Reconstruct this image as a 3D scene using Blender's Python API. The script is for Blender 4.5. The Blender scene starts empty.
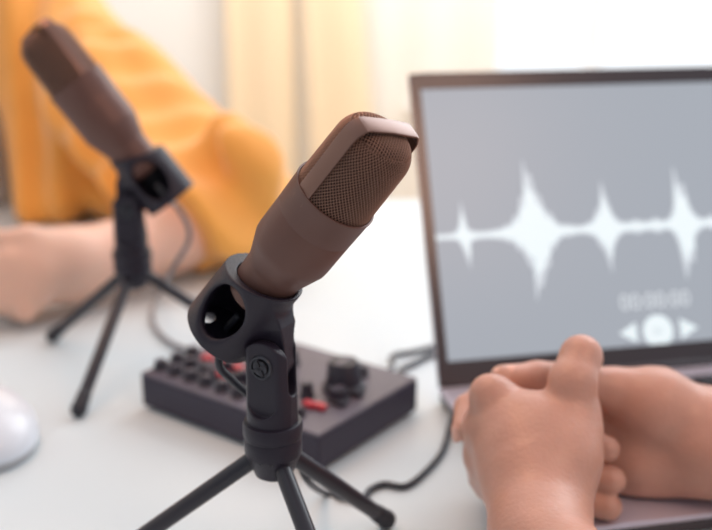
import bpy, bmesh, math, random
import numpy as np
from mathutils import Vector, Matrix

C = bpy.context.scene.collection
R = math.radians
random.seed(4)

# ------------------------------------------------------------------ camera, world, lights, exposure
FPX, PITCH, CAMH = 980.0, R(17.07), 0.33          # table top is z = 0
cam_d = bpy.data.cameras.new('camera')
cam = bpy.data.objects.new('camera', cam_d); C.objects.link(cam)
cam.location = (0, 0, CAMH); cam.rotation_euler = (math.pi/2 - PITCH, 0, 0)
cam_d.sensor_width = 36; cam_d.lens = FPX*36/712
cam_d.clip_start = 0.02; cam_d.clip_end = 50
cam_d.dof.use_dof = True; cam_d.dof.focus_distance = 0.455; cam_d.dof.aperture_fstop = 4.8
bpy.context.scene.camera = cam

vs = bpy.context.scene.view_settings
vs.view_transform = 'Standard'; vs.look = 'None'; vs.gamma = 1; vs.use_curve_mapping = False
vs.exposure = 0.0
world = bpy.data.worlds.new('world'); bpy.context.scene.world = world
world.use_nodes = True
bgn = world.node_tree.nodes['Background']
bgn.inputs[0].default_value = (0.88, 0.93, 1.0, 1); # the room is brighter on its window side than behind the photographer
wn = world.node_tree.nodes; wl = world.node_tree.links
wtc = wn.new('ShaderNodeTexCoord'); wsep = wn.new('ShaderNodeSeparateXYZ'); wmr = wn.new('ShaderNodeMapRange')
wl.new(wtc.outputs['Generated'], wsep.inputs[0]); wl.new(wsep.outputs['Y'], wmr.inputs['Value'])
wmr.inputs['From Min'].default_value = -0.8; wmr.inputs['From Max'].default_value = 0.6
wmr.inputs['To Min'].default_value = 0.40; wmr.inputs['To Max'].default_value = 1.12
wl.new(wmr.outputs['Result'], bgn.inputs[1])

def area(name, loc, target, size, power, color, size_y=None):
    l = bpy.data.lights.new(name, 'AREA'); l.energy = power; l.color = color
    l.shape = 'RECTANGLE'; l.size = size; l.size_y = size_y or size
    o = bpy.data.objects.new(name, l); C.objects.link(o)
    o.location = loc
    o.rotation_euler = (Vector(target)-Vector(loc)).to_track_quat('-Z', 'Y').to_euler()
    return o
area('window_daylight', (1.45, 2.6, 1.5), (0.0, 0.6, 0), 1.8, 36, (0.93, 0.97, 1.0))
area('warm_fill_above', (-0.25, 0.75, 1.15), (0.0, 0.5, 0.15), 0.5, 3.8, (1.0, 0.48, 0.22))  # added fill out of frame, warms the microphone; no such lamp in the room
area('warm_gloss_fill', (0.50, 0.06, 0.80), (0.08, 0.8, 0.26), 0.32, 2.2, (1.0, 0.58, 0.40))  # added unseen lamp, mirrored as a warm gloss in bezel and upper screen
area('far_wall_fill', (0.0, 2.1, 1.7), (0.0, 3.3, 0.4), 1.6, 46, (1.0, 0.96, 0.91), 0.5)  # added fill that brightens the back wall and curtains, not a room fixture

# ------------------------------------------------------------------ helpers
cP, sP = math.cos(PITCH), math.sin(PITCH)
def at(px, py, d):                       # a real point of the room, d metres along the view axis
    a = (px-356)/FPX; b = -(py-265)/FPX
    return Vector((a*d, (cP+b*sP)*d, CAMH+(-sP+b*cP)*d))
def onz(px, py, z=0.0):
    a = (px-356)/FPX; b = -(py-265)/FPX
    r = Vector((a, cP+b*sP, -sP+b*cP)); t = (z-CAMH)/r.z
    return Vector((0, 0, CAMH))+r*t
def camdir(x, y, z):                     # view-aligned direction -> room direction
    return Vector((x, y*sP - z*cP, y*cP + z*sP))

def mat(name, col, rough=0.5, metal=0.0, bump=0.0, bscale=200, var=0.0, vscale=8, sss=0.0, emit=None, estr=0, spec=0.5, sheen=0, trans=0):
    m = bpy.data.materials.new(name); m.use_nodes = True
    nt = m.node_tree; b = nt.nodes['Principled BSDF']
    b.inputs['Base Color'].default_value = (*col, 1); b.inputs['Roughness'].default_value = rough
    b.inputs['Metallic'].default_value = metal; b.inputs['Specular IOR Level'].default_value = spec
    if sheen:
        b.inputs['Sheen Weight'].default_value = sheen
    if trans: b.inputs['Transmission Weight'].default_value = trans
    tc = nt.nodes.new('ShaderNodeTexCoord')
    if var:
        n = nt.nodes.new('ShaderNodeTexNoise'); n.inputs['Scale'].default_value = vscale; n.inputs['Detail'].default_value = 4
        nt.links.new(tc.outputs['Object'], n.inputs['Vector'])
        r = nt.nodes.new('ShaderNodeValToRGB')
        r.color_ramp.elements[0].position = 0.3; r.color_ramp.elements[1].position = 0.7
        r.color_ramp.elements[0].color = (*[max(0, c*(1-var)) for c in col], 1)
        r.color_ramp.elements[1].color = (*[min(1, c*(1+var)) for c in col], 1)
        nt.links.new(n.outputs['Fac'], r.inputs['Fac']); nt.links.new(r.outputs['Color'], b.inputs['Base Color'])
    if bump:
        n = nt.nodes.new('ShaderNodeTexNoise'); n.inputs['Scale'].default_value = bscale; n.inputs['Detail'].default_value = 3
        nt.links.new(tc.outputs['Object'], n.inputs['Vector'])
        bp = nt.nodes.new('ShaderNodeBump'); bp.inputs['Strength'].default_value = bump; bp.inputs['Distance'].default_value = 0.001
        nt.links.new(n.outputs['Fac'], bp.inputs['Height']); nt.links.new(bp.outputs['Normal'], b.inputs['Normal'])
    if sss:
        b.inputs['Subsurface Weight'].default_value = sss; b.inputs['Subsurface Radius'].default_value = (1.0, 0.35, 0.2)
        b.inputs['Subsurface Scale'].default_value = 0.006
    if emit:
        b.inputs['Emission Color'].default_value = (*emit, 1); b.inputs['Emission Strength'].default_value = estr
    return m

def link(name, me, m=None, parent=None, smooth=True):
    o = bpy.data.objects.new(name, me); C.objects.link(o)
    if m: me.materials.append(m)
    if smooth:
        me.polygons.foreach_set('use_smooth', [True]*len(me.polygons))
    if parent is not None: o.parent = parent
    return o
def obj(name, bm, m, parent=None, smooth=True, sharp=None):
    bmesh.ops.recalc_face_normals(bm, faces=bm.faces[:])
    me = bpy.data.meshes.new(name); bm.to_mesh(me); bm.free()
    o = link(name, me, m, parent, smooth)
    if sharp: me.set_sharp_from_angle(angle=R(sharp))
    return o
def tag(o, label, cat, group=None):
    o['label'] = label; o['category'] = cat
    if group: o['group'] = group
    return o
def thing(name, label, cat, loc=(0, 0, 0), group=None):
    o = bpy.data.objects.new(name, None); C.objects.link(o); o.location = loc; o.empty_display_size = 0.02
    return tag(o, label, cat, group)
def struct(name, bm, m, parent=None, smooth=False):
    o = obj(name, bm, m, parent, smooth); o['kind'] = 'structure'; return o

def box(bm, c, s, rot=None, bevel=0.0, seg=2):
    r = bmesh.ops.create_cube(bm, size=1.0); vv = r['verts']
    for v in vv: v.co = Vector((v.co.x*s[0], v.co.y*s[1], v.co.z*s[2]))
    if bevel:
        es = {e for v in vv for e in v.link_edges}
        rr = bmesh.ops.bevel(bm, geom=list(es), offset=bevel, segments=seg, affect='EDGES', profile=0.5)
        vv = list({v for f in rr['faces'] for v in f.verts} | {v for v in vv if v.is_valid})
    for v in vv:
        p = v.co.copy()
        if rot is not None: p = rot @ p
        v.co = p + Vector(c)
    return bm
def newbox(c, s, rot=None, bevel=0.0, seg=2):
    return box(bmesh.new(), c, s, rot, bevel, seg)
def lathe(bm, prof, n=48, M=None):
    M = M or Matrix.Identity(4); rings = []
    for r, z in prof:
        if r < 1e-6: rings.append([bm.verts.new(M @ Vector((0, 0, z)))])
        else: rings.append([bm.verts.new(M @ Vector((r*math.cos(2*math.pi*i/n), r*math.sin(2*math.pi*i/n), z))) for i in range(n)])
    for a, b in zip(rings, rings[1:]):
        for i in range(n):
            j = (i+1) % n
            if len(a) == 1 and len(b) == 1: continue
            if len(a) == 1: bm.faces.new((a[0], b[i], b[j]))
            elif len(b) == 1: bm.faces.new((a[i], a[j], b[0]))
            else: bm.faces.new((a[i], a[j], b[j], b[i]))
    return bm
def catmull(pts, n=10):
    pts = [Vector(p) for p in pts]; P = [2*pts[0]-pts[1]]+pts+[2*pts[-1]-pts[-2]]; out = []
    for i in range(1, len(P)-2):
        for k in range(n):
            t = k/n
            out.append(0.5*((2*P[i])+(P[i+1]-P[i-1])*t+(2*P[i-1]-5*P[i]+4*P[i+1]-P[i+2])*t*t+(3*P[i]-P[i-1]-3*P[i+1]+P[i+2])*t**3))
    out.append(pts[-1]); return out
def tube(bm, pts, r, n=12, cap=True):
    rings = []; up = None
    for i, p in enumerate(pts):
        d = (pts[min(i+1, len(pts)-1)]-pts[max(i-1, 0)]).normalized()
        if up is None: up = d.orthogonal().normalized()
        up = (up - d*up.dot(d)).normalized(); s = d.cross(up)
        rr = r(i/(len(pts)-1)) if callable(r) else r
        rings.append([bm.verts.new(p+(up*math.cos(2*math.pi*k/n)+s*math.sin(2*math.pi*k/n))*rr) for k in range(n)])
    for a, b in zip(rings, rings[1:]):
        for i in range(n): bm.faces.new((a[i], a[(i+1) % n], b[(i+1) % n], b[i]))
    if cap: bm.faces.new(rings[0][::-1]); bm.faces.new(rings[-1])
    return bm
def frame_z(origin, z, x=None):          # matrix whose local z runs along z
    z = Vector(z).normalized()
    x = Vector(x) if x is not None else z.orthogonal()
    x = (x - z*x.dot(z)).normalized(); y = z.cross(x)
    M = Matrix((x, y, z)).transposed().to_4x4(); M.translation = Vector(origin); return M

# ---- blended solids: distance fields turned into one skin
class Field:
    def __init__(s, lo, hi, h):
        s.lo = np.array(lo, float); s.h = h
        s.n = np.ceil((np.array(hi)-s.lo)/h).astype(int)+1
        s.f = np.full(s.n, 1.0, np.float32)
    def region(s, lo, hi):
        a = np.clip(np.floor((np.array(lo)-s.lo)/s.h).astype(int), 0, s.n); b = np.clip(np.ceil((np.array(hi)-s.lo)/s.h).astype(int)+1, 0, s.n)
        ax = [s.lo[i]+np.arange(a[i], b[i])*s.h for i in range(3)]
        X, Y, Z = np.meshgrid(*ax, indexing='ij', sparse=True)
        return (slice(a[0], b[0]), slice(a[1], b[1]), slice(a[2], b[2])), X, Y, Z
    def add(s, fn, lo, hi, k=0.0):
        sl, X, Y, Z = s.region(lo, hi)
        d = fn(X, Y, Z); f = s.f[sl]
        if k > 0:
            hh = np.maximum(k-np.abs(f-d), 0)/k
            s.f[sl] = np.minimum(f, d)-hh*hh*k*0.25
        else: s.f[sl] = np.minimum(f, d)
    def cut(s, fn, k=0.0):
        sl, X, Y, Z = s.region(s.lo, s.lo+s.n*s.h)
        d = -fn(X, Y, Z); f = s.f[sl]
        if k > 0:
            hh = np.maximum(k-np.abs(f-d), 0)/k
            s.f[sl] = np.maximum(f, d)+hh*hh*k*0.25
        else: s.f[sl] = np.maximum(f, d)
    def cone(s, a, b, r1, r2, k=0.0, flat=None):
        a = np.array(a, float); b = np.array(b, float); ba = b-a; L = float(ba@ba)
        m = max(r1, r2)+0.03+k
        if flat is not None: fv = np.array(Vector(flat).normalized()); 
        def fn(X, Y, Z):
            px, py, pz = X-a[0], Y-a[1], Z-a[2]
            t = np.clip((px*ba[0]+py*ba[1]+pz*ba[2])/L, 0, 1)
            dx, dy, dz = px-t*ba[0], py-t*ba[1], pz-t*ba[2]
            if flat is not None:         # squash along a direction
                q = dx*fv[0]+dy*fv[1]+dz*fv[2]
                g = 0.55
                return np.sqrt(np.maximum(dx*dx+dy*dy+dz*dz + q*q*(1/(g*g)-1), 0)) - (r1+(r2-r1)*t)
            return np.sqrt(dx*dx+dy*dy+dz*dz)-(r1+(r2-r1)*t)
        s.add(fn, np.minimum(a, b)-m, np.maximum(a, b)+m, k)
    def ell(s, c, rad, k=0.0, M=None):
        c = np.array(c, float); rad = np.array(rad, float); m = rad.max()+0.03+k
        Mi = np.array(M.to_3x3().transposed()) if M is not None else np.eye(3)
        def fn(X, Y, Z):
            p = [X-c[0], Y-c[1], Z-c[2]]
            q = [Mi[i][0]*p[0]+Mi[i][1]*p[1]+Mi[i][2]*p[2] for i in range(3)]
            k0 = np.sqrt(sum((q[i]/rad[i])**2 for i in range(3))); k1 = np.sqrt(sum((q[i]/rad[i]**2)**2 for i in range(3)))
            return k0*(k0-1)/np.maximum(k1, 1e-6)
        s.add(fn, c-m, c+m, k)
    def chain(s, pts, k=0.0, k0=None, flat=None):     # [(point, radius), ...]
        for i in range(len(pts)-1):
            s.cone(pts[i][0], pts[i+1][0], pts[i][1], pts[i+1][1], (k0 if (i == 0 and k0 is not None) else k), flat)
    def mesh(s, name, M=None):
        f = s.f; n = f.shape; sg = f < 0; h = s.h
        pos = np.zeros((n[0]-1, n[1]-1, n[2]-1, 3), np.float32); cnt = np.zeros((n[0]-1, n[1]-1, n[2]-1), np.int8)
        def sl(o): return tuple(slice(o[i], n[i]-1+o[i]) for i in range(3))
        for ax in range(3):
            for u in (0, 1):
                for v in (0, 1):
                    o0 = [0, 0, 0]; oth = [i for i in range(3) if i != ax]; o0[oth[0]] = u; o0[oth[1]] = v
                    o1 = list(o0); o1[ax] = 1
                    A, B = f[sl(o0)], f[sl(o1)]
                    msk = sg[sl(o0)] != sg[sl(o1)]
                    t = A[msk]/(A[msk]-B[msk])
                    p = np.zeros((len(t), 3), np.float32); p[:, oth[0]] = u; p[:, oth[1]] = v; p[:, ax] = t
                    pos[msk] += p; cnt[msk] += 1
        act = cnt > 0; ids = np.full(cnt.shape, -1, np.int64); ids[act] = np.arange(act.sum())
        ijk = np.argwhere(act); V = (ijk+pos[act]/cnt[act][:, None])*h+s.lo
        Q = []
        for ax in range(3):
            oth = [(ax+1) % 3, (ax+2) % 3]
            a0 = [slice(1, n[i]-1) for i in range(3)]; a0[ax] = slice(0, n[ax]-1)
            a1 = list(a0); a1[ax] = slice(1, n[ax])
            A, B = sg[tuple(a0)], sg[tuple(a1)]
            for flip, mk in ((False, A & ~B), (True, ~A & B)):
                w = np.argwhere(mk)
                if not len(w): continue
                for i in range(3):
                    if i != ax: w[:, i] += 1
                q = []
                for du, dv in ((-1, -1), (0, -1), (0, 0), (-1, 0)):
                    z = w.copy(); z[:, oth[0]] += du; z[:, oth[1]] += dv; q.append(ids[z[:, 0], z[:, 1], z[:, 2]])
                q = np.stack(q, 1)
                if flip: q = q[:, ::-1]
                Q.append(q)
        Q = np.concatenate(Q); Q = Q[(Q >= 0).all(1)]
        if M is not None:
            MM = np.array(M); V = V@MM[:3, :3].T+MM[:3, 3]
        me = bpy.data.meshes.new(name)
        me.vertices.add(len(V)); me.vertices.foreach_set('co', V.astype(np.float32).ravel())
        me.loops.add(len(Q)*4); me.loops.foreach_set('vertex_index', Q.astype(np.int32).ravel())
        me.polygons.add(len(Q)); me.polygons.foreach_set('loop_start', np.arange(0, len(Q)*4, 4, dtype=np.int32))
        me.update(calc_edges=True); me.validate()
        return me

# ------------------------------------------------------------------ materials
M = {}
M['table'] = mat('white_laminate', (0.645, 0.725, 0.76), 0.45, var=0.015, vscale=6)
M['wall'] = mat('cream_plaster', (0.88, 0.86, 0.83), 0.9, bump=0.2, bscale=40)
M['floor'] = mat('pale_wood_floor', (0.55, 0.42, 0.3), 0.5, var=0.15, vscale=3)
M['window_frame'] = mat('white_paint', (0.85, 0.86, 0.87), 0.5)
M['sky_glass'] = mat('bright_daylight', (0.25, 0.26, 0.27), 0.3, emit=(0.92, 0.96, 1.0), estr=0.92)
M['curtain'] = mat('golden_sheer_curtain', (0.92, 0.73, 0.50), 0.9, sheen=0.3, bump=0.3, bscale=300)
M['cream_curtain'] = mat('cream_sheer_curtain', (0.90, 0.86, 0.79), 0.9, sheen=0.3, bump=0.3, bscale=300)
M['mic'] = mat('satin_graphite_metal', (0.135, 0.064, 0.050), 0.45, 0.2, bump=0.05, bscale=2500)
M['band'] = mat('satin_band_metal', (0.21, 0.120, 0.095), 0.30, 0.5)
M['mesh'] = mat('woven_wire', (0.36, 0.205, 0.15), 0.40, 0.5)
M['liner'] = mat('dark_foam', (0.035, 0.022, 0.02), 0.95)
M['plastic'] = mat('black_plastic', (0.019, 0.015, 0.026), 0.40, spec=0.34, bump=0.25, bscale=1800)
M['leg'] = mat('black_lacquer_tube', (0.02, 0.018, 0.027), 0.28)
M['rubber'] = mat('black_rubber', (0.02, 0.02, 0.028), 0.6)
M['chrome'] = mat('dark_screw_metal', (0.06, 0.06, 0.07), 0.3, 0.8)
M['mixer_side'] = mat('mixer_dark_case', (0.028, 0.022, 0.043), 0.5, bump=0.1, bscale=900)
M['mixer_top'] = mat('mixer_grey_panel', (0.115, 0.10, 0.13), 0.45, var=0.08, vscale=60)
M['knob'] = mat('black_knob', (0.022, 0.019, 0.032), 0.45)
M['knob_top'] = mat('grey_knob_cap', (0.16, 0.14, 0.18), 0.4)
M['red'] = mat('red_button', (0.55, 0.03, 0.05), 0.4)
M['laptop'] = mat('grey_aluminium', (0.64, 0.61, 0.71), 0.34, 0.4)
M['bezel'] = mat('black_bezel', (0.034, 0.026, 0.034), 0.27, spec=0.8)
M['key'] = mat('dark_keycap', (0.03, 0.028, 0.035), 0.5)
M['screen'] = mat('lit_display', (0.05, 0.05, 0.055), 0.35, emit=(0.34, 0.375, 0.425), estr=1.0)
M['wave'] = mat('lit_waveform', (0.3, 0.3, 0.3), 0.4, emit=(0.66, 0.775, 0.82), estr=1.0)
M['wave_dim'] = mat('lit_waveform_fringe', (0.2, 0.2, 0.2), 0.4, emit=(0.50, 0.565, 0.625), estr=1.0)
M['icon'] = mat('lit_icon', (0.3, 0.3, 0.3), 0.4, emit=(0.66, 0.78, 0.82), estr=1.0)
M['icon_dim'] = mat('lit_icon_dim', (0.3, 0.3, 0.3), 0.4, emit=(0.50, 0.57, 0.62), estr=1.0)
M['skin'] = mat('skin', (0.56, 0.30, 0.225), 0.38, bump=0.35, bscale=420, var=0.07, vscale=45, sss=0.25)
M['skin_far'] = mat('fair_skin', (0.80, 0.50, 0.38), 0.5, var=0.05, vscale=20, sss=0.15)
M['nail'] = mat('fingernail', (0.82, 0.48, 0.38), 0.25)
M['cardigan'] = mat('orange_knit', (0.95, 0.43, 0.085), 0.9, bump=0.6, bscale=250, var=0.08, vscale=12, sheen=0.4)
M['shirt'] = mat('pale_grey_cotton', (0.78, 0.77, 0.80), 0.9, bump=0.4, bscale=150)
M['hair'] = mat('brown_hair', (0.06, 0.03, 0.02), 0.5, bump=1, bscale=100)
M['white_plastic'] = mat('white_gloss_plastic', (0.76, 0.82, 0.90), 0.25)
M['mouse_base'] = mat('grey_mouse_base', (0.45, 0.46, 0.48), 0.4)
M['cable'] = mat('black_cable', (0.03, 0.03, 0.04), 0.45)
M['grey_cable'] = mat('grey_cable', (0.22, 0.20, 0.21), 0.45)
M['sleeve'] = mat('white_cotton_sleeve', (0.75, 0.74, 0.76), 0.9, bump=0.4, bscale=200)

# ------------------------------------------------------------------ the room
struct('floor', newbox((0.5, 1.2, -0.775), (6, 5, 0.05)), M['floor'])
WY = 3.3
wb = bmesh.new()   # back wall with an opening for the window
wx0, wx1, wz0, wz1 = 0.22, 2.6, -0.1, 1.45
for c, s in [(((-2.5+wx0)/2, WY+.05, .5), (wx0+2.5, .1, 2.5)), (((wx1+3.5)/2, WY+.05, .5), (3.5-wx1, .1, 2.5)),
             (((wx0+wx1)/2, WY+.05, (wz0-.75)/2), (wx1-wx0, .1, wz0+.75)), (((wx0+wx1)/2, WY+.05, (wz1+1.75)/2), (wx1-wx0, .1, 1.75-wz1))]:
    box(wb, c, s)
struct('wall_back', wb, M['wall'])
struct('wall_left', newbox((-2.55, 1.2, .5), (.1, 5, 2.5)), M['wall'])
fb = bmesh.new()
for x in (wx0+.03, 0.78, 1.68, wx1-.03): box(fb, (x, WY+.03, (wz0+wz1)/2), (.06, .06, wz1-wz0), bevel=.005)
for z in (wz0+.03, .62, wz1-.03): box(fb, ((wx0+wx1)/2, WY+.035, z), (wx1-wx0, .05, .06), bevel=.005)
win = struct('window_1', fb, M['window_frame'])
pane = obj('window_pane', newbox(((wx0+wx1)/2, WY+.07, (wz0+wz1)/2), (wx1-wx0, .01, wz1-wz0)), M['sky_glass'], win, False)
struct('trim_1', newbox(((wx0+wx1)/2, WY-.05, wz0-.015), (wx1-wx0+.1, .14, .03), bevel=.006), M['window_frame'])

def curtain(name, label, x0, x1, y, z0, z1, m, folds, amp, top_pull=0.0):
    bm = bmesh.new(); nx, nz = folds*12, 30; g = []
    for j in range(nz+1):
        tz = j/nz; row = []
        for i in range(nx+1):
            t = i/nx
            x = x0+(x1-x0)*t + top_pull*(1-tz)*(0.4+t*0.6)
            yy = y+amp*math.sin(2*math.pi*folds*t+0.5*math.sin(3*tz))*(0.7+0.3*tz)
            row.append(bm.verts.new((x, yy, z0+(z1-z0)*tz)))
        g.append(row)
    for j in range(nz):
        for i in range(nx): bm.faces.new((g[j][i], g[j][i+1], g[j+1][i+1], g[j+1][i]))
    o = obj(name, bm, m)
    md = o.modifiers.new('s', 'SOLIDIFY'); md.thickness = 0.004
    return tag(o, label, 'curtain')
curtain('curtain', 'golden curtain hanging in folds left of the window, behind the yellow sleeve', -0.41, -0.20, 3.16, -0.73, 1.7, M['curtain'], 1, .018)
curtain('curtain', 'cream curtain between the golden curtain and the window', -0.25, 0.46, 3.22, -0.73, 1.7, M['cream_curtain'], 4, .008)
curtain('curtain', 'narrow golden curtain drape falling slantwise in front of the cream curtain', -0.22, -0.13, 3.10, -0.73, 1.7, M['curtain'], 1, .008, 0.24)

# ------------------------------------------------------------------ the table
t = thing('table', 'white table the microphones, mixer and laptop stand on', 'table', (0.2, 0.6, -0.75))
o = obj('table_top', newbox((-0.05, 0.175, 0.735), (2.7, 1.25, .03), bevel=.004), M['table'], t, False)
for x in (-1.3, 1.2):
    for y in (-.38, .75): obj('leg', newbox((x, y, .36), (.05, .05, .72), bevel=.003), M['table'], t, False)

# ------------------------------------------------------------------ microphone
NECK_END, RIM, TOP, RB = -0.016, 0.0615, 0.1062, 0.0203
def make_microphone(label, N, a, bdir, cord=None):
    root = thing('microphone', label, 'microphone', N, 'condenser microphones on tripods')
    root.rotation_euler = frame_z((0, 0, 0), a, bdir).to_euler()
    # body
    bm = bmesh.new()
    prof = [(0, NECK_END), (.0105, NECK_END), (.0125, NECK_END+.0015), (.0148, NECK_END+.004), (.0152, .006), (.0156, .0095), (.0160, .0105), (.0196, .0215), (.0203, .0235), (.0205, .026),
            (.0205, .0455), (.02045, .0458), (.02055, .0463), (.0208, .0615), (.02105, .0620), (.02105, .0630), (.0202, .0630), (.0200, .0600), (0, .0595)]
    lathe(bm, prof, 96)
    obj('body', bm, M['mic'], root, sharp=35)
    # grille: rounded wedge
    def gpos(phi, t):                    # t 0..1 up the side and over the dome
        s = t*1.42
        Lc = TOP-RIM-.0012
        if s < 0.62: z = s/0.62*0.70*Lc; q = 1-0.025*(s/0.62)
        else:
            th = (s-0.62)/0.80*math.pi/2
            z = (0.70+0.30*math.sin(th)**0.95)*Lc; q = 0.975*(math.cos(th)**0.62 if th < math.pi/2-1e-6 else 0)
        r = 0.0196*q
        x = r*math.cos(phi); y = r*math.sin(phi)*(1-0.05*z/Lc)
        return Vector((x, y, RIM+z-.0005))
    tab = [(math.hypot(gpos(0, t/400*.9999).x, 0), gpos(0, t/400*.9999).z, t/400*.9999) for t in range(401)]
    TC = next(t for r, z, t in tab if t > .5 and r < 0.0196*0.795)
    Lc = TOP-RIM-.0012
    def zcap(r):
        for (r0, z0, _), (r1, z1, _) in zip(tab[::-1], tab[-2::-1]):
            if r0 <= r <= r1: return z0+(z1-z0)*(r-r0)/max(r1-r0, 1e-9)
        return tab[-1][1] if r < tab[-1][0] else tab[0][1]
    NU = 70; dy = 0.0196*2*math.pi/NU*0.62
    # rows of equal spacing along the outline, up to the shoulder
    ts, acc, last = [0.0], 0.0, gpos(0, 0)
    k = 0
    while k/4000 < TC:
        k += 1; p = gpos(0, k/4000); acc += (p-last).length; last = p
        if acc >= dy: ts.append(k/4000); acc = 0.0
    bm = bmesh.new()
    rings = [[bm.verts.new(gpos(2*math.pi*(i+0.5*(j % 2))/NU, tt)) for i in range(NU)] for j, tt in enumerate(ts)]
    for j in range(1, len(ts)-1):
        for i in range(NU):
            e, f_ = i, (i+1) % NU
            up = i if j % 2 == 0 else (i+1) % NU
            bm.faces.new((rings[j][e], rings[j-1][up], rings[j][f_], rings[j+1][up]))
    # the dome: the same lattice laid flat over the top
    dx = 0.0196*2*math.pi/NU; nn = int(.02/dx)+2; mm = int(.02/dy)+2; gv = {}
    def cv(i, j):
        if (i, j) not in gv:
            x, y = (i+0.5*(j % 2))*dx, j*dy; r = math.hypot(x, y)
            z = zcap(r); gv[(i, j)] = bm.verts.new((x, y*(1-0.05*(z-RIM)/Lc), z))
        return gv[(i, j)]
    rc_ = 0.0196*0.83
    for j in range(-mm, mm):
        for i in range(-nn, nn):
            x, y = (i+.5+0.5*(j % 2))*dx, j*dy
            if math.hypot(x, y) > rc_: continue
            up = i if j % 2 == 0 else i+1
            bm.faces.new((cv(i, j), cv(up, j-1), cv(i+1, j), cv(up, j+1)))
    g = obj('grille', bm, M['mesh'], root)
    w = g.modifiers.new('wires', 'WIREFRAME'); w.thickness = 0.00052; w.use_even_offset = False; w.use_replace = True; w.use_boundary = False
    bm = bmesh.new(); rr = []
    for j in range(25):
        rr.append([bm.verts.new(Vector((0, 0, RIM))+(gpos(2*math.pi*i/48, j/24*.99)-Vector((0, 0, RIM)))*0.965) for i in range(48)])
    for A, B in zip(rr, rr[1:]):
        for i in range(48): bm.faces.new((A[i], A[(i+1) % 48], B[(i+1) % 48], B[i]))
    bm.faces.new(rr[-1])
    obj('liner', bm, M['liner'], g)
    # band: a squared hoop over the grille
    bw, th = 0.0045, 0.0005
    rb = 0.0199
    path = [(rb, .0570), (rb, .0640), (rb-.0002, .0990), (rb-.0008, .1022), (rb-.0034, .1058), (rb-.0055, .1063), (0, .1068)]
    path = path + [(-x, z) for x, z in path[-2::-1]]
    bm = bmesh.new(); secs = []
    for i, (x, z) in enumerate(path):
        p0 = Vector(path[max(i-1, 0)]); p1 = Vector(path[min(i+1, len(path)-1)])
        d = (p1-p0).normalized(); nx, nz = d.y, -d.x
        if i <= len(path)//2 and nx < 0 and abs(nx) > abs(nz): nx, nz = -nx, -nz
        k = 1.0 if (z > .064) else 1.0
        secs.append([bm.verts.new((x+nx*o, s*bw*k, z+nz*o)) for s, o in ((-1, -th), (-1, th*.5), (-.86, th), (.86, th), (1, th*.5), (1, -th))])
    for A, B in zip(secs, secs[1:]):
        for i in range(6): bm.faces.new((A[i], A[(i+1) % 6], B[(i+1) % 6], B[i]))
    bm.faces.new(secs[0][::-1]); bm.faces.new(secs[-1])
    obj('band', bm, M['band'], root, sharp=25)
    return root

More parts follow.
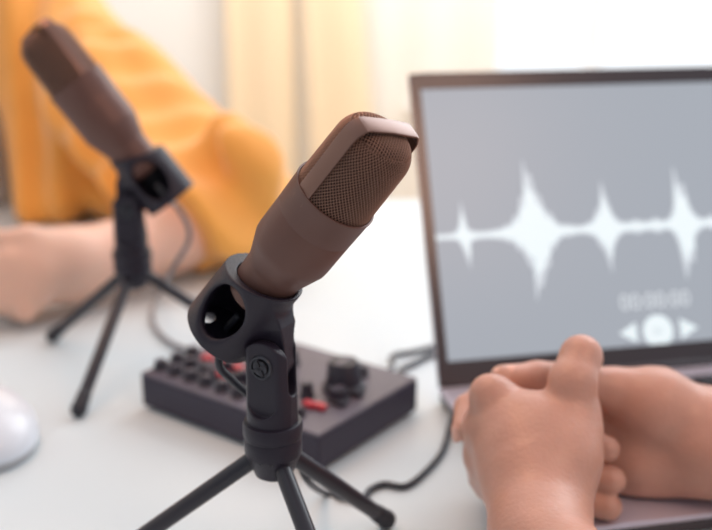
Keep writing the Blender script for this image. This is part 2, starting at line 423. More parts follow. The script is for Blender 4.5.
# ------------------------------------------------------------------ tripod stand with clip
def make_stand(label, base, foot_pts, J, N, a, h, sc=1.0):
    """base: point of the table below the hub; J: screw joint; N: where the neck enters the clip; a: mic axis; h: screw axis"""
    base = Vector(base)
    root = thing('tripod_stand', label, 'microphone stand', base, 'tripod stands under the microphones')
    cx = lambda p: (Vector(p)-base)/sc
    root.scale = (sc, sc, sc)
    bx, by = 0.0, 0.0
    Jl = cx(J); Nl = cx(N); a = Vector(a).normalized(); h = Vector(h).normalized()
    # hub and collar
    zc = Jl.z-0.052
    bm = bmesh.new()
    lathe(bm, [(0, zc-.014), (.006, zc-.0136), (.0100, zc-.011), (.0125, zc-.004), (.0143, zc), (.0147, zc+.001)], 48)
    lathe(bm, [(.0147, zc+.001), (.0150, zc+.002), (.0150, zc+.009), (.0146, zc+.0098), (.0146, zc+.0104), (.0153, zc+.0112), (.0155, zc+.0125), (.0155, zc+.0175), (.0149, zc+.0190), (.0128, zc+.0195), (0, zc+.0195)], 64)
    bmesh.ops.remove_doubles(bm, verts=bm.verts[:], dist=1e-6)
    obj('hub', bm, M['plastic'], root, sharp=30)
    # fork column
    rc = 0.0128; top = Jl.z
    F = Field((-.02, -.02, zc+.014), (.02, .02, top+.018), 0.0005)
    hx, hy = h.x, h.y
    def col(X, Y, Z):
        taper = rc*(1.04-0.04*np.clip((Z-zc-.02)/.03, 0, 1))
        d1 = np.sqrt(X*X+Y*Y)-taper
        u = X*(-hy)+Y*hx                      # across, perpendicular to the screw
        d2 = np.sqrt(u*u+np.maximum(Z-top, 0)**2)-rc
        return np.maximum(np.maximum(d1, d2), (zc+.016)-Z)
    F.add(col, F.lo, F.lo+F.n*F.h)
    def slot(X, Y, Z):
        v = X*hx+Y*hy; u = X*(-hy)+Y*hx
        zz = top-.012
        dz = np.where(Z > zz, 0, zz-Z)
        return np.sqrt((v+.0015)**2+dz*dz)-0.0052
    F.cut(slot, .0012)
    def flat(X, Y, Z):
        v = X*hx+Y*hy; u = X*(-hy)+Y*hx
        zz = top-.018
        dd = np.sqrt(u*u+np.where(Z < zz, zz-Z, 0)**2)-0.0088
        return np.maximum(dd, -(v-.0098))
    F.cut(flat, .0010)
    def flat2(X, Y, Z):
        v = -(X*hx+Y*hy); u = X*(-hy)+Y*hx
        zz = top-.018
        dd = np.sqrt(u*u+np.where(Z < zz, zz-Z, 0)**2)-0.0088
        return np.maximum(dd, -(v-.0112))
    F.cut(flat2, .0010)
    link('fork', F.mesh('fork'), M['plastic'], root)
    # screw with a cross recess
    Ms = frame_z(Jl+h*0.0093, h, (0, 0, 1)) @ Matrix.Scale(1.3, 4)
    bm = bmesh.new()
    lathe(bm, [(0, -.001), (.0047, -.001), (.0050, .0006), (.0046, .0011), (.0040, .0011), (.0038, .0004), (.0032, .0004), (.0030, .0014), (0, .0018)], 32, Ms)
    s = obj('screw', bm, M['chrome'], root, sharp=30)
    bm = bmesh.new(); R45 = Ms.to_3x3() @ Matrix.Rotation(R(25), 3, 'Z')
    for ang in (0, 90): box(bm, Ms @ Vector((0, 0, .0017)), (.0065, .0013, .0010), R45 @ Matrix.Rotation(R(ang), 3, 'Z'))
    obj('cross_recess', bm, M['rubber'], s, False)
    # clip: sleeve around the neck, oval holes, tongue into the fork
    w = (Jl-Nl); w = (w-a*w.dot(a)-h*w.dot(h)).normalized()       # from the axis towards the joint
    Mc = Matrix((w, h, a)).transposed().to_4x4()                    # local x=w, y=h, z=a
    if Mc.to_3x3().determinant() < 0:
        Mc = Matrix((w, -h, a)).transposed().to_4x4()
    Mc.translation = Nl
    Jc = Mc.inverted() @ Jl
    F = Field((-.024, -.024, -.056), (max(.03, Jc.x+.012), .024, .012), 0.0006)
    sg_ = 1 if Mc.to_3x3().col[1].dot(h) > 0 else -1
    def cup(X, Y, Z):
        ro = .0203+0.0010*np.clip(-Z/.046, 0, 1)
        body = np.maximum(np.sqrt((X+.0024)**2+Y*Y)-ro, .0158-np.sqrt(X*X+Y*Y))
        slit = (np.sqrt(((X+.0108)/.0030)**2+((Y*-sg_+.0043)/.0055)**2)-1)*.003
        body = np.minimum(body, np.maximum(np.maximum(np.sqrt((X+.0024)**2+Y*Y)-ro, Z+.0425), -slit))
        topc = Z-(.0002+0.34*X)
        bot = -(Z+.0455)
        return np.maximum(np.maximum(body, topc), bot)
    F.add(cup, F.lo, F.lo+F.n*F.h)
    ang = math.atan2(Jc.z+.022, Jc.x)
    def arm(X, Y, Z):
        ax, az = .0150, -.020
        bx_, bz = Jc.x, Jc.z
        ux, uz = bx_-ax, bz-az; L2 = ux*ux+uz*uz
        t_ = np.clip(((X-ax)*ux+(Z-az)*uz)/L2, 0, 1)
        d = np.sqrt((X-ax-t_*ux)**2+(Z-az-t_*uz)**2)-(.0135-.0035*t_)
        sl = np.abs(Y)-(.0046+.003*(1-t_)**2)
        return np.maximum(np.maximum(d, sl), .0155-np.sqrt(X*X+Y*Y))
    F.add(arm, F.lo, F.lo+F.n*F.h, .005)
    def hole(X, Y, Z):
        e = np.sqrt(((Z+.0225)/.0165)**2+((X+.0035)/.0115)**2)
        return np.maximum((e-1)*.0115, -Y*sg_)
    F.cut(hole, .0030)
    link('clip', F.mesh('clip', Mc), M['plastic'], root)
    # legs
    for fp in foot_pts:
        fp = cx(fp); d0 = Vector((fp.x, fp.y, 0)).normalized()
        p0 = d0*0.0095+Vector((0, 0, zc-.003)); p1 = Vector((fp.x, fp.y, .0062))
        dd = (p1-p0).normalized()
        bm = bmesh.new(); Mz = frame_z(p0, dd); L = (p1-p0).length
        lathe(bm, [(0, -.003), (.0040, -.003), (.0047, -.001), (.0047, L-.012), (.0045, L-.008), (0, L-.008)], 24, Mz)
        lg = obj('leg', bm, M['leg'], root, sharp=40)
        bm = bmesh.new()
        lathe(bm, [(0, L-.014), (.0050, L-.014), (.0053, L-.010), (.0055, L-.004), (.0060, L-.001), (.0058, L+.002), (.0042, L+.0045), (0, L+.0052)], 24, Mz)
        obj('rubber_foot', bm, M['rubber'], lg)
    return root

# front set
hubF = Vector((-0.0430, 0.4600, 0.0))
JF = Vector((-0.0430, 0.4600, 0.1380))
aF = camdir(.550, .633, .545).normalized()
hF = Vector((aF.y, -aF.x, 0)).normalized()
if hF.y > 0: hF = -hF
hF = Matrix.Rotation(R(6), 3, 'Z') @ hF
NF = at(268, 279, 0.487)
bF = camdir(.755, -.656, 0)*(-.52) + camdir(-.358, -.411, .839)*.85
feetF = [onz(386, 521, .005), hubF+Vector((math.cos(R(172)), math.sin(R(172)), 0))*.104, hubF+Vector((math.cos(R(299)), math.sin(R(299)), 0))*.104]
make_stand('black tripod stand with cross-head screw, in sharp focus before the mixer', hubF, feetF, JF, NF, aF, hF)
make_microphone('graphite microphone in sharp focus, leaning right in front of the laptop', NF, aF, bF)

# back set
SB = 1.05
hubB = Vector((-0.187, 0.785, 0.0))
JB = Vector((-0.187, 0.785, 0.1375))
aB = camdir(-.60*.97, .80*.97, .24).normalized()
hB = Vector((aB.y, -aB.x, 0)).normalized()
if hB.y > 0: hB = -hB
wF = (JF-NF); da, dh = wF.dot(aF), wF.dot(hF); wv = wF-aF*da-hF*dh; dw = wv.length
wB = aB.cross(hB)
if wB.z > 0: wB = -wB
NB = JB-(aB*da+hB*dh+wB*dw)*SB
feetB = [onz(79, 411, .005), onz(53, 337, .005), onz(242, 338, .005)]
make_stand('out-of-focus black tripod stand before the person in orange', hubB, feetB, JB, NB, aB, hB, SB)
bB = camdir(.8, .6, 0)*0.6+camdir(0.1, -0.1, 1)*0.8
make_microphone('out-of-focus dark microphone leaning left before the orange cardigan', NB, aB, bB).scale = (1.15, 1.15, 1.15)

# cables
def cable(label, pts, r, m, name='cable'):
    bm = bmesh.new(); tube(bm, catmull(pts, 12), r, 12)
    return tag(obj(name, bm, m), label, 'cable')
c0 = NF-aF*.030
cable('black microphone cable running from the clip down the tripod leg to the laptop',
      [c0, NF-aF*.046, at(219, 364, .512), at(232, 380, .519), at(250, 396, .526), at(270, 415, .535), at(288, 440, .538), at(298, 462, .545), at(309, 482, .560), onz(325, 493, .0035), onz(345, 498, .0025),
       onz(363, 498, .0025), onz(371, 489, .0025), onz(385, 484, .0025), onz(405, 486, .0025), onz(424, 473, .0025), onz(442, 452, .0025), onz(449, 430, .0035), onz(452, 417, .007)], .0021, M['cable'])
cB = NB-aB*.030
cable('grey cable hanging from the out-of-focus microphone and curling on the table',
      [cB, NB-aB*.048, at(176, 205, .83), at(188, 226, .83), at(188, 243, .83), at(172, 270, .84), onz(157, 296, .003), onz(152, 318, .003), onz(164, 338, .003), onz(190, 350, .003), onz(225, 352, .003), onz(262, 345, .003)], .0022, M['grey_cable'])

# ------------------------------------------------------------------ mixer
Fm = Vector((-.025, .590, 0)); u1 = Vector((-.80, .60, 0)); u2 = Vector((.60, .80, 0))
W1, W2, HM = .176, .120, .030
mx = thing('audio_mixer', 'dark audio mixer covered in knobs behind the front tripod', 'mixer', Fm+u1*W1/2+u2*W2/2)
Rm = Matrix((u1, u2, Vector((0, 0, 1)))).transposed()
obj('case', newbox((0, 0, .0155), (W1, W2, .025), Rm, .0015), M['mixer_side'], mx, False)
obj('top_panel', newbox((0, 0, .0290), (W1-.001, W2-.001, .0024), Rm, .0006), M['mixer_top'], mx, False)
for i in (-1, 1):
    for j in (-1, 1):
        bm = bmesh.new(); lathe(bm, [(0, 0), (.006, 0), (.0065, .004), (0, .004)], 20, Matrix.Translation(Rm @ Vector((i*.065, j*.048, 0))))
        obj('rubber_foot', bm, M['rubber'], mx)
mc = Vector(mx.location)
def knob(x, y, r, hh, m=M['knob'], cap=True):
    p = Vector((x, y, 0))-Vector((mc.x, mc.y, 0)); p.z = .0302
    bm = bmesh.new(); n = 24
    lathe(bm, [(0, 0), (r*1.15, 0), (r*1.15, hh*.15), (r*.95, hh*.25), (r*.86, hh*.9), (r*.74, hh), (0, hh)], n, Matrix.Translation(p))
    k = obj('knob', bm, m, mx, sharp=35)
    if cap:
        bm = bmesh.new(); box(bm, p+Vector((0, 0, hh+.0003)), (r*.22, r*1.3, .0006), Matrix.Rotation(random.uniform(-1, 1), 3, 'Z'))
        obj('pointer', bm, M['knob_top'], k, False)
def button(x, y, m, sx=.008, sy=.006, hh=.004):
    p = Vector((x, y, 0))-Vector((mc.x, mc.y, 0)); p.z = .0302+hh/2
    obj('button', newbox(p, (sx, sy, hh), Rm, .0008), m, mx, False)
zt = .034
for px, py, r, hh in [(344, 386, .0140, .022), (338, 398, .0075, .010), (307, 394, .0050, .011), (292, 362, .0060, .012), (291, 383, .0042, .010), (362, 373, .005, .008),
                      (210, 377, .0050, .009), (243, 381, .0052, .010), (228, 369, .0045, .009)]:
    p = onz(px, py, .032); knob(p.x, p.y, r, hh)
for i in range(6):
    for j in range(3):
        p = Fm+u1*(.168-.0165*i)+u2*(.014+.017*j)
        if (i, j) in ((2, 2), (3, 2), (4, 2), (1, 2), (3, 1)): button(p.x, p.y, M['red'], .009, .007, .004)
        else: knob(p.x, p.y, .0056, .0075, M['knob'])
for px, py in [(320, 404), (309, 402)]:
    p = onz(px, py, .034); button(p.x, p.y, M['red'], .009, .006)
for k in range(3):
    p = Fm+u1*(.030+.014*k)+u2*.016; knob(p.x, p.y, .0045, .006)
for k in range(2):
    p = Fm+u1*(.016)+u2*(.045+.02*k); button(p.x, p.y, M['knob'], .008, .006)
e1 = Fm+u1*.045+u2*(W2); e2 = Fm+u1*.02+u2*(W2)
bm = bmesh.new()
for e in (e1, e2):
    q = e-mc; q.z = .016
    lathe(bm, [(0, -.001), (.0045, -.001), (.0045, .014), (.003, .016), (0, .016)], 16, frame_z(q, u2))
obj('socket', bm, M['chrome'], mx)
cable('upper dark cable from the mixer back towards the laptop hinge', [e1+Vector((0, 0, .016)), e1+u2*.03+Vector((0, 0, .016)), onz(392, 356, .004), onz(412, 352, .0025), onz(432, 347, .0025), onz(450, 340, .0025)], .0022, M['cable'])
cable('lower dark cable from the mixer corner curving to the laptop side', [e2+Vector((0, 0, .016)), e2+u2*.018+Vector((0, 0, .014)), onz(400, 371, .004), onz(415, 363, .0025), onz(427, 357, .0025), onz(436, 354, .0025)], .0026, M['cable'])

# ------------------------------------------------------------------ laptop
al, tilt = R(12), R(25)
o0 = Vector((0.0645, 0.7068, 0.0))
n_ = Vector((math.sin(al), -math.cos(al), 0)); r_ = Vector((math.cos(al), math.sin(al), 0)); z_ = Vector((0, 0, 1))
LW, LD, LT, SH = .365, .213, .0135, .255
lap = thing('laptop', 'open laptop showing a white sound waveform on its grey screen', 'laptop', o0)
Rb = Matrix((r_, -n_, z_)).transposed()
def lb(x, y, z): return r_*x+n_*y+z_*z           # local: right, towards the user, up
obj('base', newbox(lb(LW/2, LD/2, LT-.002), (LW, LD, .004), Rb, .0015, 2), M['laptop'], lap, False)
obj('base_bottom', newbox(lb(LW/2, LD/2, LT/2-.0012), (LW-.001, LD-.001, LT-.0035), Rb, .003, 3), M['bezel'], lap, False)
kb = obj('keyboard_tray', newbox(lb(LW/2, .080, LT+.0002), (LW-.05, .108, .0008), Rb, .0002), M['bezel'], lap, False)
kp = None
for j in range(5):
    xs = 0.030
    while xs < LW-.040:
        wk = .0165
        if j == 4 and abs(xs-.12) < .012: wk = .09
        c = lb(xs+wk/2, .036+j*.0205, LT+.0016)
        if wk > .02 or kp is None:
            k = obj('key', newbox((0, 0, 0), (wk, .0168, .0014), Rb, .0006, 1), M['key'], kb, False); k.location = c
            if wk < .02: kp = k
        else:
            k = kp.copy(); C.objects.link(k); k.parent = kb; k.location = c
        xs += wk+.0028
obj('touchpad', newbox(lb(LW/2, .173, LT+.0002), (.12, .066, .0006), Rb, .0002), M['laptop'], lap, False)
u_ = (z_*math.cos(tilt)-n_*math.sin(tilt)).normalized(); sn = (n_*math.cos(tilt)+z_*math.sin(tilt)).normalized()   # up the screen, out of the screen
Rs = Matrix((r_, u_, sn)).transposed()
S0 = lb(0, .004, LT)
def ls(x, y, z): return S0+r_*x+u_*y+sn*z
lid = obj('lid', newbox(ls(LW/2, SH/2, -.004), (LW, SH, .006), Rs, .0028, 3), M['laptop'], lap, False)
# bezel frame
bm = bmesh.new(); bz, bt, bb = .0085, .0135, .020
for c, s in [((bz/2, SH/2), (bz, SH-.001)), ((LW-bz/2, SH/2), (bz, SH-.001)), ((LW/2, SH-bt/2), (LW-2*bz, bt)), ((LW/2, bb/2), (LW-2*bz, bb))]:
    box(bm, ls(c[0], c[1], .0), (s[0], s[1], .0022), Rs)
obj('bezel', bm, M['bezel'], lap, False)
bm = bmesh.new(); lathe(bm, [(0, 0), (.0055, 0), (.0055, LW-.06), (0, LW-.06)], 20, frame_z(lb(.03, .001, LT), r_))
obj('hinge', bm, M['bezel'], lap)
scr = obj('screen', newbox(ls(LW/2, (SH-bt+bb)/2, -.0004), (LW-2*bz, SH-bt-bb, .0010), Rs), M['screen'], lap, False)
# content of the screen, located by where it shows
def onscreen(px, py):
    a_ = (px-356)/FPX; b_ = -(py-265)/FPX
    d = Vector((a_, cP+b_*sP, -sP+b_*cP)); P0 = o0+S0
    t_ = (P0-Vector((0, 0, CAMH))).dot(sn)/d.dot(sn); q = Vector((0, 0, CAMH))+d*t_-P0
    return q.dot(r_), q.dot(u_)
WAVE = [(430,1.5),(445,2),(455,4),(460,16),(464,44),(468,12),(474,5),(484,4),(490,5),(497,7),(503,9),(507,14),(511,13),(516,25),(520,26),(524,46),(527,44),(530,78),(533,64),(536,66),(540,48),(544,44),(548,28),(553,26),(557,14),(562,9),(568,9),(574,6),(582,5),(588,9),(594,14),(598,26),(602,30),(606,56),(610,38),(614,22),(618,12),(624,7),(632,8),(636,11),(640,8),(646,6),(652,8),(656,12),(660,8),(666,6),(672,14),(676,26),(680,66),(684,46),(688,50),(692,24),(697,12),(702,6),(708,7),(712,12),(718,6),(730,10),(742,30),(750,12),(765,5),(790,9),(815,24),(830,6),(850,3)]
WPK = {530:(80,60),464:(34,30)}
def wave(scale, wid, z, m, nm):
    bm = bmesh.new(); top, bot = [], []
    for px, hgt in WAVE:
        hgt = 78*(hgt/78)**1.35
        yc = 238-(px-430)*0.055
        x, y = onscreen(px, yc); _, y1 = onscreen(px, yc-hgt*scale-wid)
        x2, y2 = onscreen(px+(7 if hgt > 30 else 2), yc+hgt*scale*.93+wid)
        if x > LW-bz-.001: break
        top.append((x, y1)); bot.append((x2, y2))
    fr = [(bm.verts.new(ls(*p, z)), bm.verts.new(ls(*q, z))) for p, q in zip(top, bot)]
    for A, B in zip(fr, fr[1:]): bm.faces.new((A[0], A[1], B[1], B[0]))
    bmesh.ops.recalc_face_normals(bm, faces=bm.faces[:])
    e = bmesh.ops.extrude_face_region(bm, geom=bm.faces[:])
    for v in [g for g in e['geom'] if isinstance(g, bmesh.types.BMVert)]: v.co -= sn*.00008
    return obj(nm, bm, m, scr, False)
wave(.92, 2.5, .00030, M['wave_dim'], 'waveform_fringe')
wave(0.66, 1.0, .00045, M['wave'], 'waveform')
def disc(px, py, rr, m, z, nm, n=40, tri=0):
    x, y = onscreen(px, py); x1, _ = onscreen(px+rr, py); r0 = x1-x
    bm = bmesh.new()
    if tri: vv = [bm.verts.new(ls(x+tri*r0*cx_, y+r0*cy_, z)) for cx_, cy_ in ((-.9, 0), (.7, .85), (.7, -.85))]
    else: vv = [bm.verts.new(ls(x+r0*math.cos(2*math.pi*k/n), y+r0*math.sin(2*math.pi*k/n), z)) for k in range(n)]
    bm.faces.new(vv); e = bmesh.ops.extrude_face_region(bm, geom=bm.faces[:])
    for v in [g for g in e['geom'] if isinstance(g, bmesh.types.BMVert)]: v.co -= sn*.00008
    return obj(nm, bm, m, scr, False)
disc(658, 331, 15, M['icon'], .00035, 'play_button')
disc(658, 331, 5, M['icon_dim'], .00050, 'play_symbol', tri=-1)
disc(629, 333, 11, M['icon'], .00035, 'previous_button', tri=1)
disc(688, 328, 11, M['icon'], .00035, 'next_button', tri=-1)
fc = bpy.data.curves.new('time_readout', 'FONT'); fc.body = '00:00:00'; fc.size = .0185; fc.extrude = .00004; fc.align_x = 'CENTER'; fc.align_y = 'CENTER'
to = bpy.data.objects.new('tmp', fc); C.objects.link(to)
bpy.context.view_layer.update()
me = bpy.data.meshes.new_from_object(to.evaluated_get(bpy.context.evaluated_depsgraph_get())); bpy.data.objects.remove(to)
tx, ty = onscreen(655, 301)
me.transform(Matrix.Translation(ls(tx, ty, .0004)) @ Rs.to_4x4())
me.name = 'time_readout'; link('time_readout', me, M['icon_dim'], scr, False)

# ------------------------------------------------------------------ white mouse
ms = thing('computer_mouse', 'white computer mouse on the table at the left edge', 'mouse', onz(-20, 441, 0))
F = Field((-.05, -.07, -.002), (.05, .07, .045), .0015)
F.add(lambda X, Y, Z: np.maximum((np.sqrt((X/.040)**2+(Y/.058)**2+((Z-.006)/.034)**2)-1)*.034, .006-Z), F.lo, F.lo+F.n*F.h)
Mm = Matrix.Rotation(R(35), 4, 'Z')
link('shell', F.mesh('shell', Mm), M['white_plastic'], ms)
F = Field((-.05, -.07, -.002), (.05, .07, .012), .0015)
F.add(lambda X, Y, Z: np.maximum((np.sqrt((X/.038)**2+(Y/.056)**2)-1)*.03, np.abs(Z-.0035)-.0032), F.lo, F.lo+F.n*F.h)
link('base', F.mesh('base', Mm), M['mouse_base'], ms)
bm = bmesh.new(); lathe(bm, [(0, -.003), (.006, -.003), (.0065, 0), (.006, .003), (0, .003)], 20, Mm @ frame_z((0, .030, .0305), (1, 0, 0)))
obj('scroll_wheel', bm, M['mouse_base'], ms)

# ------------------------------------------------------------------ the hands in front of the laptop
def hp(px, py, d, r): return (at(px, py, d), r*d/FPX)
pr = thing('person', 'person at right, bare clasped hands resting over the laptop', 'person', (0.22, 0.30, 0.0))
F = Field((0.03, 0.20, 0.0135), (0.46, 0.68, 0.165), 0.0017)
# left hand (nearest): forearm, wrist, palm
elbowL = (Vector((.155, .235, .058)), .036)
F.chain([elbowL, hp(541, 545, .500, 47), hp(539, 512, .522, 43)], .012, flat=None)
F.chain([hp(539, 512, .522, 42), hp(529, 460, .545, 46), hp(514, 425, .556, 34)], .018)           # back of the hand
F.chain([hp(548, 500, .530, 32), hp(563, 455, .540, 31), hp(573, 412, .550, 24)], .016)           # thumb mound
F.chain([hp(530, 470, .552, 30), hp(494, 400, .562, 21)], .009)                                      # index metacarpal
F.chain([hp(525, 480, .558, 30), hp(487, 428, .572, 22)], .014)
F.chain([hp(522, 490, .562, 30), hp(486, 456, .582, 21)], .014)
F.chain([hp(522, 500, .562, 28), hp(493, 482, .592, 19)], .014)
F.ell(at(536, 448, .552), (.026, .018, .028), .015)
# thumb of the left hand, upright then bent away
F.chain([hp(575, 425, .548, 24), hp(573, 380, .549, 20)], .008)
F.ell(at(573, 381, .545), (.0125, .0110, .0110), .006)
F.ell(at(490, 393, .558), (.0115, .0110, .0110), .006)
F.chain([hp(573, 378, .550, 20), hp(581, 356, .556, 19.0), hp(588, 358, .588, 15)], .006)
# fingers of the left hand, curled behind the fist, tips to the right
for pts in ([hp(497, 403, .562, 19), hp(505, 410, .602, 16), hp(560, 432, .594, 16), hp(607, 449, .580, 13)],
            [hp(487, 428, .572, 19), hp(495, 440, .612, 16), hp(560, 466, .596, 16), hp(612, 480, .580, 14)],
            [hp(486, 456, .582, 18), hp(497, 468, .615, 15), hp(560, 494, .594, 16), hp(608, 507, .580, 14)],
            [hp(493, 482, .592, 16), hp(508, 495, .612, 13), hp(550, 512, .600, 12), hp(575, 522, .588, 11)]):
    F.chain(pts, .0025, k0=.008)
# right hand: forearm from the right, palm facing the camera, thumb over the top
F.chain([(Vector((.455, .40, .058)), .034), hp(800, 448, .575, 49), hp(712, 441, .602, 46)], .012)
F.chain([hp(712, 441, .602, 46), hp(660, 436, .618, 42)], .02)
F.chain([hp(712, 436, .600, 36), hp(655, 405, .602, 36), hp(617, 392, .603, 24)], .010)          # thenar
F.chain([hp(700, 462, .612, 32), hp(640, 460, .622, 38), hp(600, 470, .632, 34)], .016)          # heel of the hand
F.chain([hp(640, 430, .628, 38), hp(560, 430, .640, 34), hp(540, 450, .64, 30)], .016)
F.chain([hp(620, 390, .603, 21), hp(566, 379, .598, 17), hp(538, 378, .592, 16), hp(503, 378, .583, 13.5)], .005)
# right hand's fingers wrap the knuckles, tips peep out at the left
for pts in ([hp(550, 412, .640, 19), hp(485, 398, .632, 16), hp(468, 408, .606, 13.5), hp(462, 430, .586, 10.5)],
            [hp(550, 440, .640, 19), hp(490, 445, .634, 15), hp(478, 462, .612, 12), hp(478, 480, .598, 9.5)],
            [hp(560, 470, .640, 18), hp(505, 478, .632, 14), hp(496, 495, .618, 12), hp(500, 508, .606, 10)]):
    F.chain(pts, .003, k0=.008)
F.cut(lambda X, Y, Z: Z-.0155+0*X+0*Y, .003)
body = link('body', F.mesh('body', Matrix.Translation(-Vector(pr.location))), M['skin'], pr)
del F
def nail(c, nrm, along, sx, sy, parent, org):
    Mx = frame_z(Vector(c)-org, nrm, along)
    bm = bmesh.new(); n = 10
    g = [[bm.verts.new(Mx @ Vector(((i/n-.5)*2*sx*math.sqrt(max(0, 1-.55*((j/n-.5)*2)**2)), (j/n-.5)*2*sy, -((j/n-.5)*2)**2*sy*.5-.0006*((i/n-.5)*2)**2))) for j in range(n+1)] for i in range(n+1)]
    for i in range(n):
        for j in range(n): bm.faces.new((g[i][j], g[i+1][j], g[i+1][j+1], g[i][j+1]))
    o = obj('fingernail', bm, M['nail'], parent); s = o.modifiers.new('s', 'SOLIDIFY'); s.thickness = .0006; return o
po = Vector(pr.location)
nail(at(505, 378, .583)+camdir(-.15, .95, .30).normalized()*.0078, camdir(-.15, .95, .30), camdir(-1, -.1, .1), .0065, .0052, pr, po)
nail(at(461, 432, .586)+camdir(-.75, -.1, .6).normalized()*.0062, camdir(-.75, -.1, .6), camdir(-.2, -1, .2), .0052, .0042, pr, po)
# rolled white sleeves beyond the wrists
bm = bmesh.new(); tube(bm, [Vector((.150, .262, .060))-po, Vector((.158, .20, .060))-po, Vector((.19, .09, .07))-po], lambda t_: .041+.006*t_, 24)
sl = obj('sleeve', bm, M['sleeve'], pr)
bm = bmesh.new(); tube(bm, [Vector((.405, .438, .058))-po, Vector((.455, .40, .058))-po, Vector((.54, .33, .065))-po], lambda t_: .039+.008*t_, 24)
obj('sleeve', bm, M['sleeve'], pr)

# ------------------------------------------------------------------ the person in the orange cardigan
pb = thing('person', 'person in orange cardigan leaning on the table, hands together', 'person', (-0.58, 1.60, -0.30))
po2 = Vector(pb.location)
SHL = at(38, 15, 1.45); ELL = at(226, 202, 1.12); WRL = at(112, 256, 1.00)
SHR = Vector((-.86, 1.56, .27)); ELR = Vector((-.86, 1.22, .062)); WRR = Vector((-.50, .97, .055))
F = Field((-1.02, .80, -.30), (-.05, 1.80, .70), .0055)
def torso(F, g, k=.04):
    F.ell((-.59, 1.58, .08), (.155+g, .095+g, .26+g), k)
    F.ell((-.59, 1.60, -.20), (.15+g, .11+g, .20+g), .08)
    F.chain([(Vector((-.59, 1.57, .25)), .06+g), (SHL+Vector((-.02, .0, -.01)), .055+g)], .06)
    F.chain([(Vector((-.59, 1.57, .25)), .06+g), (SHR, .055+g)], .06)
torso(F, 0)
F.chain([(Vector((-.59, 1.58, .30)), .052), (Vector((-.58, 1.55, .42)), .050)], .03)
F.ell((-.575, 1.535, .52), (.074, .092, .112), .02)
F.chain([(Vector((-.575, 1.50, .475)), .055), (Vector((-.57, 1.465, .435)), .030)], .03)
F.chain([(Vector((-.573, 1.445, .535)), .009), (Vector((-.571, 1.428, .505)), .013)], .012)     # nose
F.ell((-.571, 1.438, .472), (.022, .010, .007), .006)                                            # lips
for sx in (-1, 1):
    F.ell((-.575+sx*.076, 1.54, .515), (.010, .020, .030), .006)
    F.ell((-.573+sx*.028, 1.452, .540), (.012, .010, .008), .006)
F.chain([(SHL, .052), (ELL, .045)], .03); F.chain([(ELL, .044), (at(170, 236, 1.06), .040), (WRL, .031)], .01)
F.chain([(SHR, .052), (ELR, .045)], .03); F.chain([(ELR, .044), (WRR, .030)], .01)
# hands laid one over the other
F.chain([(WRL, .031), (at(70, 265, .965), .034), (at(38, 272, .94), .032)], .02)
F.chain([(WRR, .030), (at(5, 262, .97), .032)], .02)
for k_ in range(4):
    b0 = at(45-4*k_, 252+16*k_, .935-.004*k_); b1 = at(8-5*k_, 258+15*k_, .915); b2 = at(-14, 276+10*k_, .925)
    F.chain([(b0, .0125), (b1, .0105), (b2, .009)], .004, k0=.012)
F.chain([(at(60, 250, .95), .015), (at(28, 238, .93), .012), (at(2, 240, .92), .0095)], .006, k0=.015)
for k_ in range(4):
    b0 = at(8, 268+12*k_, .95); b1 = at(26, 292+7*k_, .925-.003*k_)
    F.chain([(b0, .012), (b1, .0095)], .004)
F.cut(lambda X, Y, Z: np.where(Y < 1.405, Z-.003, 1.0)*1.0 + 0*X)
link('body', F.mesh('body', Matrix.Translation(-po2)), M['skin_far'], pb); del F
# shirt
F = Field((-.84, 1.20, -.31), (-.33, 1.80, .42), .006)
torso(F, .018)
F.chain([(Vector((-.60, 1.46, .24)), .085), (Vector((-.59, 1.36, .02)), .085)], .05)
F.cut(lambda X, Y, Z: np.where(Y < 1.405, Z-.003, 1.0)+0*X, .004)
F.cut(lambda X, Y, Z: .345-Z + 0*X + 0*Y)
link('shirt', F.mesh('shirt', Matrix.Translation(-po2)), M['shirt'], pb); del F
# cardigan with open front and loose sleeves
F = Field((-1.06, .97, -.31), (-.03, 1.84, .44), .0060)
torso(F, .030, .03)
F.ell((-.425, 1.47, .02), (.070, .06, .30), .03)
F.chain([(Vector((-.455, 1.44, .27)), .055), (Vector((-.405, 1.28, .02)), .046)], .03)
F.chain([(Vector((-.38, 1.44, .22)), .050), (Vector((-.325, 1.30, .02)), .042)], .012)
F.chain([(Vector((-.74, 1.44, .27)), .055), (Vector((-.75, 1.31, .03)), .050)], .03)
F.chain([(Vector((-.60, 1.46, .28)), .085), (Vector((-.59, 1.36, .02)), .085)], .03)                                                  # hanging front panel
F.ell((-.74, 1.47, .02), (.075, .06, .30), .04)
CUFL = at(176, 236, 1.07)
F.chain([(SHL+Vector((0, 0, -.005)), .085), (SHL.lerp(ELL, .5)+Vector((0, 0, -.012)), .080), (ELL+Vector((.0, 0, -.004)), .073)], .05)
F.ell(ELL+Vector((-.015, .01, .022)), (.070, .06, .05), .05)
F.chain([(ELL, .080), (CUFL, .056)], .02)
F.chain([(ELR.lerp(SHR, .95), .085), (ELR+Vector((0, 0, .02)), .075)], .05)
F.chain([(ELR+Vector((0, 0, .02)), .075), (ELR.lerp(WRR, .4), .054)], .02)
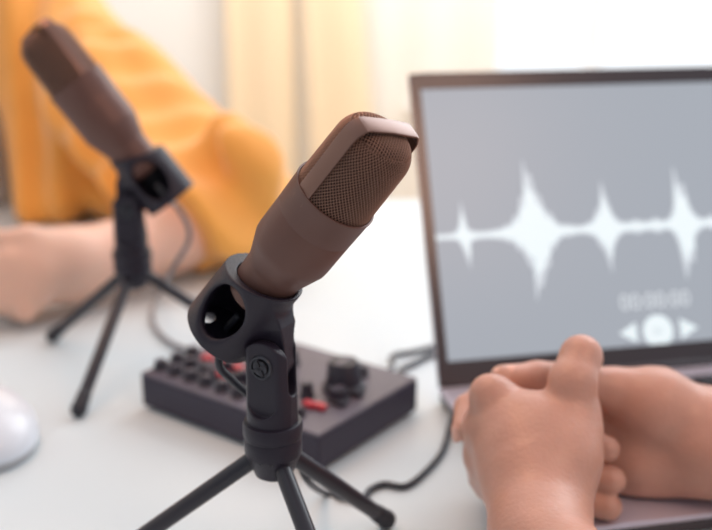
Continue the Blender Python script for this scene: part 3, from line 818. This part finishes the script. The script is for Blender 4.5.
# folds
def fold(X, Y, Z):
    ax = np.array(ELL-SHL); L = np.linalg.norm(ax); ax = ax/L
    s_ = (X-SHL.x)*ax[0]+(Y-SHL.y)*ax[1]+(Z-SHL.z)*ax[2]
    arm = np.clip((X+.42)/.08, 0, 1)
    q = .0065*np.sin(s_*30+3.2*np.sin(Z*17+X*13)+Y*34)*(.6+.4*np.sin(X*23+Z*9+1)) + .0075*np.sin(X*48+Z*58+1.7*np.sin(Y*22+X*15)+.5) + .003*np.sin(s_*85+Z*60-Y*40+1.3)
    q2 = .010*np.sin(X*60+2.0*np.sin(Z*7)+.6)+.004*np.sin(X*120+Z*14)
    return (1.35+.2*np.clip(s_/.35, 0, 1))*q*arm*(1.15-.4*np.clip((Z-.2)/.2, 0, 1)) + q2*(1-arm)
sl_, X, Y, Z = F.region(F.lo, F.lo+F.n*F.h)
F.f[sl_] += fold(X, Y, Z).astype(np.float32)
# neck opening and front opening
F.cut(lambda X, Y, Z: np.sqrt((X+.59)**2+(Y-1.56)**2)-(.075+.4*np.clip(Z-.30, 0, 1)) + np.clip(.27-Z, 0, 1)*3, .01)
F.cut(lambda X, Y, Z: np.maximum(np.abs(X+.60)-np.clip(.158-.40*np.clip(Z+.02, 0, 1), .012, .165), Y-1.58), .015)
# sleeve end at the cuff
cd = (CUFL-ELL).normalized()
def cuff(X, Y, Z):
    s_ = (X-CUFL.x)*cd.x+(Y-CUFL.y)*cd.y+(Z-CUFL.z)*cd.z
    return np.where(Y < 1.32, -(s_-.0), 1.0)
F.cut(cuff, .004)
cd2 = (WRR-ELR).normalized(); cu2 = ELR.lerp(WRR, .42)
F.cut(lambda X, Y, Z: np.where((Y < 1.32) & (X < -.55), -((X-cu2.x)*cd2.x+(Y-cu2.y)*cd2.y+(Z-cu2.z)*cd2.z), 1.0), .004)
F.cut(lambda X, Y, Z: np.where(Y < 1.405, Z-.003, 1.0)+0*X, .004)
link('cardigan', F.mesh('cardigan', Matrix.Translation(-po2)), M['cardigan'], pb); del F
F = Field((-.70, 1.40, .34), (-.46, 1.72, .70), .005)
F.ell((-.575, 1.555, .545), (.090, .098, .118)); F.ell((-.575, 1.61, .44), (.082, .06, .11), .03)
F.cut(lambda X, Y, Z: np.maximum(np.sqrt((X+.575)**2*1.6+(Z-.49)**2)-.088, Y-1.53), .01)
link('hair', F.mesh('hair', Matrix.Translation(-po2)), M['hair'], pb); del F
